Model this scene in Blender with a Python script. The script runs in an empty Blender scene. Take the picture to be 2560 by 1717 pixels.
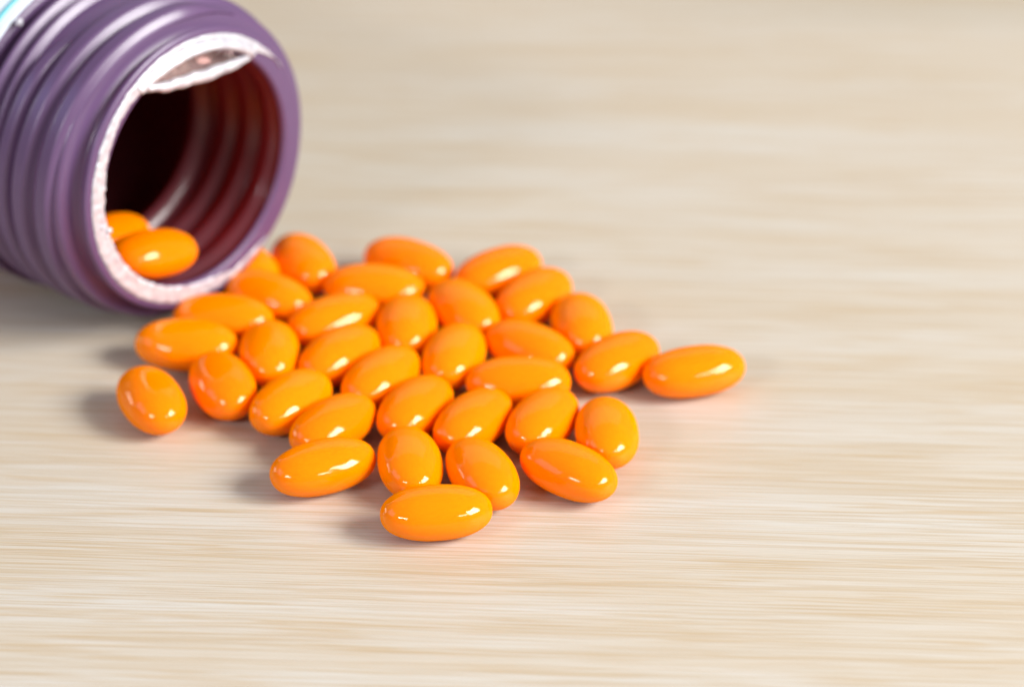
import bpy, bmesh, math, random
from mathutils import Vector, Matrix, noise

MM = 0.001                      # everything below is measured in millimetres
random.seed(7)
scene = bpy.context.scene
COL = scene.collection
R = math.radians

# ------------------------------------------------------------------ camera
PITCH = R(28.5)
cam_data = bpy.data.cameras.new('camera')
cam = bpy.data.objects.new('camera', cam_data)
COL.objects.link(cam)
cam.location = (8.5846*MM, -317.88*MM, 197.753*MM)
cam.rotation_euler = (R(90) - PITCH, 0, 0)
cam_data.sensor_width = 36.0
cam_data.lens = 114.737
cam_data.clip_start = 0.01
cam_data.clip_end = 20.0
cam_data.dof.use_dof = True
cam_data.dof.focus_distance = 0.3705
cam_data.dof.aperture_fstop = 14.5
cam_data.dof.aperture_blades = 0
scene.camera = cam

# ------------------------------------------------------------------ room light
world = bpy.data.worlds.new('World')
scene.world = world
world.use_nodes = True
bg = world.node_tree.nodes['Background']
bg.inputs['Color'].default_value = (1.0, 0.955, 0.88, 1)
bg.inputs['Strength'].default_value = 0.28

def rect_light(name, az, el, dist, w, h, radiance, color, aim=(-2, 28, 3)):
    """rectangular area light seen from the pile at azimuth az (0 = right, -90 = behind camera), elevation el"""
    l = bpy.data.lights.new(name, 'AREA')
    l.shape = 'RECTANGLE'
    l.size, l.size_y = w, h
    l.energy = radiance*math.pi*w*h
    l.color = color
    o = bpy.data.objects.new(name, l)
    COL.objects.link(o)
    d = Vector((math.cos(R(az))*math.cos(R(el)), math.sin(R(az))*math.cos(R(el)), math.sin(R(el))))
    a = Vector(aim)*MM
    o.location = a + d*dist
    o.rotation_euler = d.to_track_quat('Z', 'Y').to_euler()
    return o

rect_light('window_right', -14, 34, 1.40, 0.36, 0.50, 37.0, (1.0, 0.99, 0.965))
rect_light('window_right_second_pane', -31, 32, 1.40, 0.34, 0.44, 35.0, (1.0, 0.99, 0.965))
rect_light('window_right_side_pane', -50, 29, 1.40, 0.36, 0.10, 30.0, (1.0, 0.99, 0.965))
rect_light('window_left', -130, 29, 1.40, 0.46, 0.12, 40.0, (0.90, 0.92, 1.0))
rect_light('window_far_left', 184, 30, 1.40, 0.75, 0.45, 2.2, (0.38, 0.48, 1.0))
rect_light('low_left_glint_light', 155, 12, 1.40, 0.45, 0.20, 6.0, (0.92, 0.94, 1.0))  # added light, gives the lone left softgel its curved reflection
rect_light('bright_wall_behind', 95, 36, 1.60, 1.70, 0.80, 0.45, (0.70, 0.74, 1.0))

scene.view_settings.view_transform = 'Standard'
scene.view_settings.look = 'None'
scene.view_settings.exposure = 0.0
scene.view_settings.gamma = 1.0
scene.view_settings.use_curve_mapping = False

# ------------------------------------------------------------------ helpers
def mesh_obj(name, verts, faces, mat, parent=None, smooth=True):
    me = bpy.data.meshes.new(name)
    me.from_pydata([tuple(c*MM for c in v) for v in verts], [], faces)
    me.update()
    bm = bmesh.new(); bm.from_mesh(me)
    bmesh.ops.recalc_face_normals(bm, faces=bm.faces)
    bm.to_mesh(me); bm.free()
    if smooth:
        me.polygons.foreach_set('use_smooth', [True]*len(me.polygons))
    me.materials.append(mat)
    o = bpy.data.objects.new(name, me)
    COL.objects.link(o)
    if parent: o.parent = parent
    return o

def tag(o, label=None, cat=None, group=None, kind=None):
    if label: o['label'] = label
    if cat: o['category'] = cat
    if group: o['group'] = group
    if kind: o['kind'] = kind
    return o

def new_mat(name):
    m = bpy.data.materials.new(name)
    m.use_nodes = True
    nt = m.node_tree
    return m, nt, nt.nodes['Principled BSDF'], nt.nodes['Material Output']

class G:
    """tiny node helper"""
    def __init__(s, nt): s.nt = nt
    def n(s, t, **kw):
        nd = s.nt.nodes.new(t)
        for k, v in kw.items(): setattr(nd, k, v)
        return nd
    def link(s, a, b): s.nt.links.new(a, b)
    def val(s, sock, v):
        if hasattr(v, 'is_output'): s.link(v, sock)
        else: sock.default_value = v
    def math(s, op, a, b=0.0, c=None, clamp=False):
        nd = s.n('ShaderNodeMath', operation=op, use_clamp=clamp)
        s.val(nd.inputs[0], a); s.val(nd.inputs[1], b)
        if c is not None: s.val(nd.inputs[2], c)
        return nd.outputs[0]
    def noise(s, vec, scale=1.0, detail=2.0, rough=0.5, dist=0.0):
        nd = s.n('ShaderNodeTexNoise')
        s.link(vec, nd.inputs['Vector'])
        nd.inputs['Scale'].default_value = scale
        nd.inputs['Detail'].default_value = detail
        nd.inputs['Roughness'].default_value = rough
        nd.inputs['Distortion'].default_value = dist
        return nd.outputs['Fac']
    def xyz(s, x, y, z=0.0):
        nd = s.n('ShaderNodeCombineXYZ')
        s.val(nd.inputs[0], x); s.val(nd.inputs[1], y); s.val(nd.inputs[2], z)
        return nd.outputs[0]
    def ramp(s, fac, stops):
        nd = s.n('ShaderNodeValToRGB')
        s.link(fac, nd.inputs[0])
        e = nd.color_ramp.elements
        while len(e) < len(stops): e.new(0.5)
        for i, (p, c) in enumerate(stops):
            e[i].position = p
            e[i].color = (c, c, c, 1) if isinstance(c, (int, float)) else (*c, 1)
        return nd.outputs['Color']
    def mix(s, fac, a, b, blend='MIX'):
        nd = s.n('ShaderNodeMix', data_type='RGBA', blend_type=blend)
        s.val(nd.inputs[0], fac)
        for i, v in ((6, a), (7, b)):
            if hasattr(v, 'is_output'): s.link(v, nd.inputs[i])
            else: nd.inputs[i].default_value = (*v, 1)
        return nd.outputs[2]

# ------------------------------------------------------------------ materials
def wood_material():
    m, nt, bs, out = new_mat('pale_wood_laminate')
    g = G(nt)
    tc = g.n('ShaderNodeTexCoord')
    mp = g.n('ShaderNodeMapping')
    g.link(tc.outputs['Object'], mp.inputs['Vector'])
    mp.inputs['Scale'].default_value = (1000, 1000, 1000)
    mp.inputs['Rotation'].default_value = (0, 0, R(3.0))
    sp = g.n('ShaderNodeSeparateXYZ')
    g.link(mp.outputs[0], sp.inputs[0])
    x, y = sp.outputs[0], sp.outputs[1]
    # slow waviness of the grain
    wv = g.noise(g.xyz(g.math('DIVIDE', x, 55), g.math('DIVIDE', y, 16)), 1.0, 2.0)
    yw = g.math('ADD', y, g.math('MULTIPLY', g.math('SUBTRACT', wv, 0.5), 1.1))
    def streak(lx, ly, off, detail=2.0, rough=0.5):
        return g.noise(g.xyz(g.math('DIVIDE', x, lx), g.math('DIVIDE', yw, ly), off), 1.0, detail, rough)
    fine = g.ramp(streak(11.0, 0.30, 1.3, 1.0), [(0.50, 0.0), (0.61, 1.0)])
    fine2 = g.ramp(streak(15.0, 0.62, 7.7, 2.0), [(0.50, 0.0), (0.64, 1.0)])
    mid = g.ramp(streak(70.0, 3.4, 3.1, 3.0), [(0.36, 0.0), (0.66, 1.0)])
    wide = g.ramp(streak(260.0, 13.0, 5.2, 2.0), [(0.34, 0.0), (0.68, 1.0)])
    patch = g.ramp(streak(30.0, 3.2, 9.4, 2.0), [(0.34, 0.25), (0.64, 1.0)])
    c0 = (0.542, 0.511, 0.457)
    col = g.mix(g.math('MULTIPLY', wide, 0.50), c0, (0.490, 0.397, 0.277))
    col = g.mix(g.math('MULTIPLY', mid, 0.26), col, (0.495, 0.397, 0.277))
    pale = g.ramp(streak(26.0, 1.3, 12.8, 2.0), [(0.54, 0.0), (0.72, 1.0)])
    col = g.mix(g.math('MULTIPLY', pale, 0.30), col, (0.581, 0.559, 0.529))
    col = g.mix(g.math('MULTIPLY', g.math('MULTIPLY', fine2, patch), 0.18), col, (0.456, 0.328, 0.176))
    col = g.mix(g.math('MULTIPLY', g.math('MULTIPLY', fine, patch), 0.42), col, (0.431, 0.295, 0.145))
    hair = g.ramp(streak(24.0, 0.21, 21.5, 0.0), [(0.52, 0.0), (0.62, 1.0)])
    col = g.mix(g.math('MULTIPLY', hair, 0.40), col, (0.409, 0.287, 0.148))
    # broad soft shadow painted into the wood at the far right
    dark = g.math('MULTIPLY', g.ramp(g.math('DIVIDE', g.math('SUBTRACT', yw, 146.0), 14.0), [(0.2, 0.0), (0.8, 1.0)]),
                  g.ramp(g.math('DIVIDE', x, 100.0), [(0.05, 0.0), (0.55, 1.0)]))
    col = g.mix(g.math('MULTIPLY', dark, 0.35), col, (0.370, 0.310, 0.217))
    # dust specks
    vo = g.n('ShaderNodeTexVoronoi')
    g.link(g.xyz(x, y, 0.0), vo.inputs['Vector']); vo.inputs['Scale'].default_value = 0.075
    speck = g.math('LESS_THAN', vo.outputs['Distance'], 0.009)
    col = g.mix(g.math('MULTIPLY', speck, 0.8), col, (0.9, 0.9, 0.88))
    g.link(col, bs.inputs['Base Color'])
    rg = g.math('ADD', 0.42, g.math('MULTIPLY', fine, 0.12))
    g.link(rg, bs.inputs['Roughness'])
    bs.inputs['Specular IOR Level'].default_value = 0.35
    bp = g.n('ShaderNodeBump')
    bp.inputs['Strength'].default_value = 0.28
    bp.inputs['Distance'].default_value = 0.00006
    g.link(g.math('SUBTRACT', 1.0, g.math('ADD', fine, g.math('MULTIPLY', fine2, 0.5))), bp.inputs['Height'])
    g.link(bp.outputs[0], bs.inputs['Normal'])
    return m

def softgel_material():
    m, nt, bs, out = new_mat('orange_gelatin')
    g = G(nt)
    oi = g.n('ShaderNodeObjectInfo')
    col = g.mix(oi.outputs['Random'], (0.98, 0.188, 0.0), (0.98, 0.220, 0.0))
    g.link(col, bs.inputs['Base Color'])
    bs.inputs['Specular IOR Level'].default_value = 0.0
    bs.inputs['Roughness'].default_value = 0.6
    bs.inputs['Subsurface Weight'].default_value = 0.45
    bs.inputs['Subsurface Radius'].default_value = (1.0, 0.34, 0.02)
    bs.inputs['Subsurface Scale'].default_value = 0.0016
    # wet-looking skin: soft gelatin film with little edge glare
    gl = g.n('ShaderNodeBsdfGlossy')
    gl.inputs['Roughness'].default_value = 0.035
    gl.inputs['Color'].default_value = (1.0, 0.88, 0.70, 1)
    fr = g.n('ShaderNodeFresnel')
    fr.inputs['IOR'].default_value = 1.43
    mx = g.n('ShaderNodeMixShader')
    g.link(g.math('MINIMUM', fr.outputs[0], 0.065), mx.inputs[0])
    g.link(bs.outputs[0], mx.inputs[1]); g.link(gl.outputs[0], mx.inputs[2])
    g.link(mx.outputs[0], out.inputs['Surface'])
    return m

def plastic_material(name, base, trans, rough, tw):
    m, nt, bs, out = new_mat(name)
    g = G(nt)
    tc = g.n('ShaderNodeTexCoord')
    nz = g.noise(tc.outputs['Object'], 420.0, 4.0, 0.6)
    col = g.mix(g.math('MULTIPLY', nz, 0.5), base, tuple(c*0.8 for c in base))
    g.link(col, bs.inputs['Base Color'])
    g.link(g.math('ADD', rough - 0.04, g.math('MULTIPLY', nz, 0.10)), bs.inputs['Roughness'])
    bs.inputs['IOR'].default_value = 1.56
    tr = g.n('ShaderNodeBsdfTranslucent')
    tr.inputs['Color'].default_value = (*trans, 1)
    mx = g.n('ShaderNodeMixShader')
    mx.inputs[0].default_value = tw
    g.link(bs.outputs[0], mx.inputs[1]); g.link(tr.outputs[0], mx.inputs[2])
    g.link(mx.outputs[0], out.inputs['Surface'])
    bp = g.n('ShaderNodeBump')
    bp.inputs['Strength'].default_value = 0.15
    bp.inputs['Distance'].default_value = 0.0001
    g.link(nz, bp.inputs['Height'])
    g.link(bp.outputs[0], bs.inputs['Normal'])
    return m

def foil_material():
    m, nt, bs, out = new_mat('white_seal_foil')
    g = G(nt)
    tc = g.n('ShaderNodeTexCoord')
    nz = g.noise(tc.outputs['Object'], 900.0, 3.0, 0.65)
    big = g.noise(tc.outputs['Object'], 330.0, 2.0)
    col = g.mix(g.ramp(nz, [(0.35, 0.0), (0.65, 1.0)]), (0.49, 0.47, 0.53), (0.68, 0.68, 0.73))
    col = g.mix(g.ramp(big, [(0.55, 0.0), (0.65, 0.22)]), col, (0.50, 0.33, 0.33))
    g.link(col, bs.inputs['Base Color'])
    bs.inputs['Roughness'].default_value = 0.36
    bs.inputs['Metallic'].default_value = 0.30
    bp = g.n('ShaderNodeBump')
    bp.inputs['Strength'].default_value = 0.35
    bp.inputs['Distance'].default_value = 0.0004
    g.link(nz, bp.inputs['Height'])
    g.link(bp.outputs[0], bs.inputs['Normal'])
    return m

def plain_material(name, col, rough):
    m, nt, bs, out = new_mat(name)
    g = G(nt)
    tc = g.n('ShaderNodeTexCoord')
    nz = g.noise(tc.outputs['Object'], 300.0, 3.0)
    g.link(g.mix(g.math('MULTIPLY', nz, 0.3), col, tuple(c*0.9 for c in col)), bs.inputs['Base Color'])
    bs.inputs['Roughness'].default_value = rough
    return m

M_WOOD = wood_material()
M_GEL = softgel_material()
M_NECK = plastic_material('plum_plastic', (0.135, 0.076, 0.175), (0.60, 0.06, 0.07), 0.31, 0.15)
M_INNER = plastic_material('plum_plastic_inside', (0.135, 0.034, 0.046), (0.95, 0.12, 0.04), 0.24, 0.42)
M_FOIL = foil_material()
M_LINER = plain_material('seal_liner_film', (0.72, 0.58, 0.56), 0.24)
M_LINER.node_tree.nodes['Principled BSDF'].inputs['Metallic'].default_value = 0.8
M_LABEL = plain_material('label_paper', (0.74, 0.82, 0.90), 0.35)
M_CYAN = plain_material('cyan_print', (0.10, 0.55, 0.62), 0.35)

# ------------------------------------------------------------------ table
def build_table():
    x0, x1, y0, y1, t = -420, 420, -330, 330, 18
    bm = bmesh.new()
    bmesh.ops.create_cube(bm, size=1.0)
    for v in bm.verts:
        v.co = Vector(((x0+x1)/2 + v.co.x*(x1-x0), (y0+y1)/2 + v.co.y*(y1-y0), -t/2 + v.co.z*t))*MM
    bmesh.ops.bevel(bm, geom=list(bm.edges), offset=1.2*MM, segments=3, affect='EDGES')
    me = bpy.data.meshes.new('table_top'); bm.to_mesh(me); bm.free()
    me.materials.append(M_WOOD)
    o = bpy.data.objects.new('table_top', me); COL.objects.link(o)
    tag(o, 'pale wood grain table top under the bottle and softgels', 'table', kind='structure')
build_table()

# ------------------------------------------------------------------ bottle (lies on its side, mouth to the front right)
PHI = R(48.25)
MOUTH = Vector((-30.80, 51.51, 21.90))          # centre of the mouth plane, mm
AXN = Vector((math.sin(PHI), -math.cos(PHI), 0))  # out of the mouth
E1 = AXN.cross(Vector((0, 0, 1)))                 # towards picture left
E2 = Vector((0, 0, 1))

bottle = bpy.data.objects.new('pill_bottle', None)
COL.objects.link(bottle)
bottle.empty_display_size = 0.01
tag(bottle, 'plum plastic pill bottle lying open on its side with torn white seal', 'bottle')
# local frame: x = E1, y = E2(up), z = AXN (out of the mouth); s = depth behind the rim = -z
bottle.matrix_world = Matrix.Translation(MOUTH*MM) @ Matrix((E1, E2, AXN)).transposed().to_4x4()

def lathe(name, prof, mat, parent, seg=200, rfun=None, sfun=None):
    """prof: list of (s, r), revolved about the bottle axis; rfun(s, t) adds to the radius"""
    vs, fs = [], []
    for (s, r) in prof:
        for k in range(seg):
            t = 2*math.pi*k/seg
            rr = r + (rfun(s, t) if rfun else 0)
            ss = s + (sfun(s, t) if sfun else 0)
            vs.append((rr*math.cos(t), rr*math.sin(t), -ss))
    for i in range(len(prof)-1):
        for k in range(seg):
            a, b = i*seg+k, i*seg+(k+1) % seg
            fs.append((a, b, b+seg, a+seg))
    return mesh_obj(name, vs, fs, mat, parent)

R0 = 19.9
def smooth_prof(pts, n=6):
    """Catmull-Rom through (s, r) points"""
    out = []
    P = [pts[0]] + pts + [pts[-1]]
    for i in range(1, len(P)-2):
        p0, p1, p2, p3 = P[i-1], P[i], P[i+1], P[i+2]
        for k in range(n):
            u = k/n
            out.append(tuple(0.5*((2*p1[j]) + (-p0[j]+p2[j])*u + (2*p0[j]-5*p1[j]+4*p2[j]-p3[j])*u*u
                                  + (-p0[j]+3*p1[j]-3*p2[j]+p3[j])*u**3) for j in (0, 1)))
    out.append(pts[-1])
    return out

# neck: rim face, outer wall
neck_prof = smooth_prof([(0.5, 15.25), (0.12, 15.5), (0.0, 15.9), (0.0, 17.5), (0.05, 18.1), (0.30, 18.45), (0.65, 18.45),
                         (0.9, 18.1), (1.15, 17.6), (1.6, 17.6), (1.95, 18.3), (2.2, 19.4), (2.5, 20.1), (3.1, 20.35), (3.8, 20.25), (4.3, 19.95), (4.7, R0),
                         (8, R0), (12, R0), (16, R0-0.1), (18.0, R0-0.1), (18.8, R0-0.6), (19.4, R0-0.9)], 6)
def neck_shift(s, t):
    w = max(0.0, min(1.0, (s-0.8)/1.2, (6.0-s)/1.5))
    return 0.7*w*math.cos(t)
neck = lathe('neck', neck_prof, M_NECK, bottle, sfun=neck_shift)

def bead(s0, h, w, name='bead', parent=neck, skew=0.0):
    prof = []
    for i in range(17):
        u = -1 + 2*i/16
        prof.append((s0 + u*w, R0 - 0.06 + h*(math.cos(u*math.pi/2)**1.4 if abs(u) < 1 else 0)))
    o = lathe(name, prof, M_NECK, parent)
    return o
bead(14.7, 1.10, 0.85)
bead(17.0, 1.45, 1.05)

def thread(t0, t1, s_ref, t_ref, pitch, h, w):
    """raised helical screw thread; s grows clockwise seen from the mouth"""
    vs, fs = [], []
    n = int((t1-t0)/1.8); m = 15
    for i in range(n+1):
        t = t0 + (t1-t0)*i/n
        s0 = s_ref + pitch*(t-t_ref)/360
        fade = min(1.0, (t-t0)/28.0, (t1-t)/28.0)
        fade = fade*fade*(3-2*fade)
        for k in range(m):
            u = -1 + 2*k/(m-1)
            a = abs(u)
            pr = 1.0 if a < 0.45 else max(0.0, 0.5+0.5*math.cos((a-0.45)/0.55*math.pi))
            r = R0 - 0.06 + (h*pr)*fade
            ww = w*(0.35+0.65*fade)
            vs.append((r*math.cos(R(t)), r*math.sin(R(t)), -(s0+u*ww)))
    for i in range(n):
        for k in range(m-1):
            a = i*m+k
            fs.append((a, a+1, a+m+1, a+m))
    return mesh_obj('screw_thread', vs, fs, M_NECK, neck)
LEAD = -10.0                     # several thread starts with a steep lead
thread(-190, 118, 4.75, 32, LEAD, 1.30, 1.75)
thread(-220, 210, 8.95, 32, LEAD, 1.36, 1.75)
thread(-200, 70, 12.3, 32, LEAD, 1.25, 1.45)

# inner wall of the neck, opening into the dark body
def inner_r(s, t):
    if s < 0.8 or s > 14: return 0.0
    f = min(1, (s-0.8)/1.0, (14-s)/1.5)
    return 0.50*f*math.cos(2*math.pi*((s - 3.0)/4.1 - (math.degrees(t)-50)/360))
inner_pts = [(0.5, 15.35), (1.2, 15.3)] + [(1.2+0.4*i, 15.3) for i in range(1, 33)] + \
            [(14.6, 14.55), (15.3, 14.0), (15.9, 14.0), (16.5, 14.6), (17.5, 16.2), (19.0, 18.4), (22, 20.0), (30, 20.3), (60, 20.3), (88, 20.2), (89.5, 17), (90, 12), (90, 0.2)]
lathe('inner_wall', smooth_prof(inner_pts, 3), M_INNER, neck, rfun=inner_r)

# body, mostly outside the picture
body_pts = [(19.2, 18.9), (19.5, 20.6), (20.0, 21.2), (21.0, 21.64), (40, 21.68), (60, 21.68), (88, 21.68), (91, 20.6), (92.0, 18.5), (92, 8), (91, 0.3)]
lathe('body', smooth_prof(body_pts, 6), M_NECK, bottle)
def wrap(name, prof, t0, t1, mat, parent, seg=150):
    """open strip wrapped part of the way round the bottle"""
    vs, fs = [], []
    for (s_, r) in prof:
        for k in range(seg+1):
            t = R(t0+(t1-t0)*k/seg)
            vs.append((r*math.cos(t), r*math.sin(t), -s_))
    for i in range(len(prof)-1):
        for k in range(seg):
            a = i*(seg+1)+k
            fs.append((a, a+1, a+seg+2, a+seg+1))
    o = mesh_obj(name, vs, fs, mat, parent)
    md = o.modifiers.new('thickness', 'SOLIDIFY'); md.thickness = 0.12*MM; md.offset = 0
    return o
lab = wrap('label', [(19.5, 21.74), (19.9, 21.80), (40, 21.80), (86, 21.80)], 22, 255, M_LABEL, bottle)
tag(lab, 'white paper label wrapped round the bottle body')
wrap('label_stripe', [(21.3, 21.90), (22.0, 21.90)], 22.5, 254.5, M_CYAN, lab)
# dab of dried glue on the label edge
# torn white induction seal left on the rim
def interp(tab, t):
    for (a, ra), (b, rb) in zip(tab, tab[1:]):
        if a <= t <= b: return ra + (rb-ra)*(t-a)/(b-a)
    return tab[-1][1]
IN = [(-130, 17.6), (-124, 16.9), (-115, 16.7), (-108, 16.7), (-100, 15.9), (-92, 15.5), (-70, 15.2), (-40, 15.2), (-20, 15.3), (0, 15.6), (10, 15.5),
      (26, 16.0), (40, 16.3), (52, 16.2), (61, 15.5), (75, 15.7), (95, 15.9), (115, 16.1), (126, 16.2), (135, 16.8), (143, 17.4), (149, 17.9)]
def nz(*p): return noise.noise(Vector(p))
def seal_foil():
    vs, fs = [], []
    t0, t1, n, m = -130.0, 149.0, 700, 9
    for i in range(n+1):
        t = t0+(t1-t0)*i/n
        ri = interp(IN, t) + 0.20*nz(t*0.30, 1.0, 0) + 0.07*nz(t*1.3, 5.0, 0) + 0.10
        ro = 17.62 + 0.10*nz(t*0.2, 9.0, 0) + 0.10*nz(t*0.9, 2.0, 3)
        if t < -124: ro = min(ro, ri+0.05+ (t-t0)/6*1.2)
        ri = min(ri, ro-0.05)
        for k in range(m):
            u = k/(m-1)
            r = ro+(ri-ro)*u
            lift = 0.10 + 0.16*abs(nz(t*0.22, u*2.0, 4.0)) + 0.16*abs(nz(t*0.8, u*4, 8.0))*u
            if k == 0: lift = -0.02
            if r < 15.9: lift += 0.15*nz(t*0.5, 3.3, 1.0)
            vs.append((r*math.cos(R(t)), r*math.sin(R(t)), lift))
    for i in range(n):
        for k in range(m-1):
            a = i*m+k
            fs.append((a, a+1, a+m+1, a+m))
    o = mesh_obj('seal_foil', vs, fs, M_FOIL, bottle)
    md = o.modifiers.new('thickness', 'SOLIDIFY'); md.thickness = 0.10*MM; md.offset = 0
    tag(o, 'torn white seal foil stuck round the rim')
    return o
foil = seal_foil()

def strip(name, rowsets, mat, parent, thick=0.10):
    rows = len(rowsets[0]); vs, fs = [], []
    for row in rowsets: vs += [(p.x, p.y, d) for p, d in row]
    for i in range(len(rowsets)-1):
        for k in range(rows-1):
            a = i*rows+k
            fs.append((a, a+1, a+rows+1, a+rows))
    o = mesh_obj(name, vs, fs, mat, parent)
    if thick:
        md = o.modifiers.new('thickness', 'SOLIDIFY'); md.thickness = thick*MM; md.offset = 0
    return o

def foil_flap():
    """flap of the seal folded into the mouth at the top, its torn edge rolled over"""
    ta, tb, n = 57.0, 130.0, 160
    pa = Vector((15.5*math.cos(R(ta+3)), 15.5*math.sin(R(ta+3))))
    pb = Vector((15.6*math.cos(R(tb-1)), 15.6*math.sin(R(tb-1))))
    mid2 = ((pa+pb)/2).normalized()
    crease_rows, hollow_rows, roll_rows = [], [], []
    for i in range(n+1):
        f = i/n
        t = ta+(tb-ta)*f
        er = Vector((math.cos(R(t)), math.sin(R(t))))
        op = math.sin(math.pi*f)**0.6
        ch = pa.lerp(pb, f) + mid2*(0.22*nz(f*8, 0, 0) + 0.10*nz(f*31, 4, 0) - 0.35*math.sin(math.pi*f))
        # raised ridge along the fold
        h = 0.75*op + 0.12*nz(f*11, 7, 1)*op
        crease_rows.append([(er*17.0, 0.30), (er*16.7, 0.34+0.1*h), (er*16.4, 0.35+0.7*h), (er*16.1, 0.35+h), (er*15.85, 0.30+0.85*h), (er*15.7, 0.2+0.3*h), (er*15.65, -0.4*op)])
        cr = er*15.72
        row = []
        for k in range(0, 11):
            u = k/10
            p = cr.lerp(ch, u)
            dep = -0.1 - op*2.6*math.sin(math.pi*u)**0.8 + 1.3*op*nz(f*5, u*2.5, 2.0)*math.sin(math.pi*u) + 0.55*op*nz(f*13, u*5, 5.0)*math.sin(math.pi*u)
            row.append((p, dep))
        hollow_rows.append(row)
        rr = (0.80 + 0.12*nz(f*9, 3, 3) + 0.06*nz(f*30, 1, 3))*(0.30+0.70*op)
        row = []
        for k in range(0, 13):
            a = 2*math.pi*(k/12)*0.92 + 0.3
            row.append((ch - mid2*(rr*math.cos(a)*0.95), -0.1 + rr*math.sin(a)*0.8 + 0.35*op))
        roll_rows.append(row)
    flap = strip('seal_flap', roll_rows, M_FOIL, foil)
    strip('seal_fold', crease_rows, M_FOIL, foil)
    strip('seal_liner', hollow_rows, M_LINER, foil)
foil_flap()

def crumb(name, t, r, s, size, parent, seed):
    bm = bmesh.new()
    bmesh.ops.create_icosphere(bm, subdivisions=2, radius=size*MM)
    for v in bm.verts:
        v.co *= 1+0.45*nz(v.co.x*2500+seed, v.co.y*2500, v.co.z*2500)
        v.co += Vector((r*math.cos(R(t)), r*math.sin(R(t)), -s))*MM
    me = bpy.data.meshes.new(name); bm.to_mesh(me); bm.free()
    me.polygons.foreach_set('use_smooth', [True]*len(me.polygons))
    me.materials.append(M_FOIL)
    o = bpy.data.objects.new(name, me); COL.objects.link(o); o.parent = parent
for i, (t, r, s, z) in enumerate([(-10, 15.6, -0.3, 0.42), (-6, 18.1, 0.5, 0.32), (-13, 15.9, -0.2, 0.35), (46, 18.15, 0.5, 0.22), (62, 15.4, -0.2, 0.4), (-7, 16.4, -0.2, 0.3)]):
    crumb('foil_scrap', t, r, s, z, foil, i*3.7)

crumb('glue_dab', 58, 21.6, 18.6, 0.55, lab, 2.2)

# ------------------------------------------------------------------ softgels
LA, LW, LB = 6.50, 3.80, 3.04       # half length, half width, half height: slightly flattened ovals
def softgel_mesh(seed):
    seg, rings = 48, 40
    vs, fs = [(-LA, 0, 0)], []
    for i in range(1, rings):
        a = math.pi*i/rings
        xx = -math.cos(a)
        rr = (1-abs(xx)**2.25)**(1/2.25)
        for k in range(seg):
            t = 2*math.pi*k/seg
            vs.append((LA*xx, LW*rr*math.cos(t), LB*rr*math.sin(t)))
    vs.append((LA, 0, 0))
    last = len(vs)-1
    for k in range(seg):
        fs.append((0, 1+(k+1) % seg, 1+k))
        b = 1+(rings-2)*seg
        fs.append((last, b+k, b+(k+1) % seg))
    for i in range(rings-2):
        for k in range(seg):
            a, b = 1+i*seg+k, 1+i*seg+(k+1) % seg
            fs.append((a, b, b+seg, a+seg))
    # every batch of gels is a little uneven: slight bulges and flats
    def uneven(v):
        k = 1 + 0.022*nz(v[0]*0.16+seed*7.1, v[1]*0.22, v[2]*0.22+seed) + 0.008*nz(v[0]*0.5, v[1]*0.5+seed*3.3, v[2]*0.5)
        return (v[0]*(1+0.012*math.sin(seed*5.3)), v[1]*k, v[2]*k)
    vs = [uneven(v) for v in vs]
    me = bpy.data.meshes.new('softgel')
    me.from_pydata([tuple(c*MM for c in v) for v in vs], [], fs)
    me.update()
    bm = bmesh.new(); bm.from_mesh(me); bmesh.ops.recalc_face_normals(bm, faces=bm.faces); bm.to_mesh(me); bm.free()
    me.polygons.foreach_set('use_smooth', [True]*len(me.polygons))
    me.materials.append(M_GEL)
    return me
GELS = [softgel_mesh(k) for k in range(6)]

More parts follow.
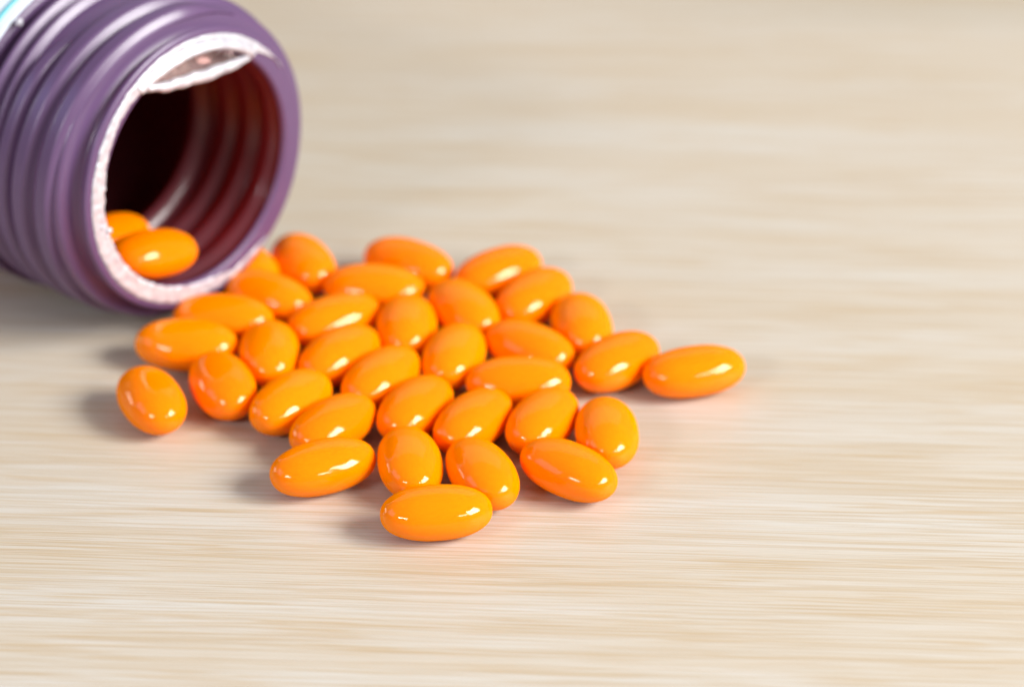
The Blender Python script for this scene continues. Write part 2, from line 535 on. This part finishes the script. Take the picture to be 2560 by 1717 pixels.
# (x, y, heading in degrees, label)
PILLS = [
 (-0.06, 0.26, 7.0, 'glossy orange softgel at the very front of the heap, lying almost level'),
 (-13.50, 10.49, 26.6, 'orange softgel on the front left edge, alone left of the front row, slanting up right'),
 (-3.36, 11.27, -82.3, 'orange softgel just behind the frontmost one, leaning over its left half'),
 (5.10, 8.99, -69.8, 'orange softgel touching the back right end of the frontmost softgel'),
 (15.18, 9.82, -41.2, 'orange softgel at the front right corner, pointing down to the right with a pink streak'),
 (19.88, 18.45, -88.0, 'upright looking orange softgel right behind the front right corner one'),
 (12.26, 21.20, 67.2, 'orange softgel leaning right, directly behind the front right corner softgel'),
 (3.92, 21.12, 61.0, 'orange softgel leaning right in the second row, third from the left of its row'),
 (-3.11, 24.21, 64.9, 'orange softgel leaning right in the middle of the heap, above the front centre pair'),
 (-12.79, 20.15, 52.6, 'orange softgel directly behind the front left edge softgel, partly covered by it'),
 (-18.18, 25.84, 59.0, 'orange softgel leaning right on the left flank, touching the bare wood below it'),
 (-26.77, 29.93, -70.4, 'orange softgel on the left flank with a round dull reflection, second from the left end'),
 (-35.12, 26.35, -66.9, 'lone orange softgel farthest left, set apart with a curved white reflection on top'),
 (-32.06, 40.30, -6.7, 'level orange softgel at left below the bottle rim, above the lone one'),
 (-28.02, 47.20, -8.0, 'level orange softgel tucked right under the torn white bottle rim'),
 (-21.59, 38.05, 94.0, 'orange softgel pointing at the viewer, beside the level ones on the left'),
 (-12.81, 37.55, 56.5, 'orange softgel leaning right in the middle rows, right of the one pointing at the viewer'),
 (-7.41, 31.80, 60.7, 'orange softgel leaning right in the centre of the heap, below the dark gap'),
 (1.33, 37.30, 79.0, 'steeply turned orange softgel in the centre, left of the two long level ones'),
 (-13.95, 46.79, 35.0, 'long orange softgel behind the middle rows, with a wide white highlight at its right end'),
 (-9.17, 55.46, -7.5, 'level orange softgel in the back row, half hidden behind the one with the wide highlight'),
 (-4.72, 45.04, 89.0, 'rounded orange softgel seen nearly end on, in the middle of the back rows'),
 (-22.70, 53.30, -36.0, 'orange softgel beside the right edge of the bottle rim, pointing down right'),
 (-27.00, 61.80, -46.0, 'orange softgel almost hidden behind the lower right of the bottle rim'),
 (-18.70, 62.60, -67.0, 'round looking orange softgel standing out at the back next to the bottle mouth'),
 (-4.95, 62.48, -33.5, 'orange softgel at the back of the heap, tilting down right, highest in the middle'),
 (6.80, 59.98, 38.8, 'orange softgel at the back right, rising to the right, farthest back on that side'),
 (11.43, 52.91, 57.5, 'orange softgel in front of the back right one, with a broad slanted highlight'),
 (17.38, 45.37, -82.7, 'rounded orange softgel on the right edge between the slanted pair and the outer two'),
 (2.42, 49.55, -63.4, 'orange softgel in the back rows leaning left, below the gap of the two hindmost'),
 (10.75, 39.41, -40.2, 'orange softgel tilting down right with a pink streak, behind the level one on the right'),
 (9.35, 30.66, 1.8, 'long level orange softgel in the right half, behind two right leaning ones'),
 (21.59, 36.00, 47.6, 'orange softgel second from the right end, rising to the right'),
 (31.00, 33.48, 16.8, 'orange softgel farthest right, its end touching only one neighbour'),
]
def add_gel(loc, rot, label, group):
    o = bpy.data.objects.new('softgel', random.choice(GELS))
    COL.objects.link(o)
    o.matrix_world = Matrix.Translation(Vector(loc)*MM) @ rot
    tag(o, label, 'softgel', group)
    return o
for x, y, a, label in PILLS:
    spin = Matrix.Rotation(random.uniform(-0.12, 0.12), 4, 'X')
    add_gel((x, y, LB+0.03), Matrix.Rotation(R(a), 4, 'Z') @ spin, label, 'softgels spilled on the table')

def along(u):
    u = Vector(u).normalized()
    return u.to_track_quat('X', 'Z').to_matrix().to_4x4()
add_gel((-36.8, 49.7, 11.0), along((0.70, 0.69, -0.20)), 'orange softgel lying just inside the bottle mouth, fully in view', 'softgels still in the bottle')
add_gel((-43.0, 55.5, 10.1), along((0.6, 0.8, -0.12)), 'orange softgel deeper inside the bottle, partly hidden by the left rim', 'softgels still in the bottle')
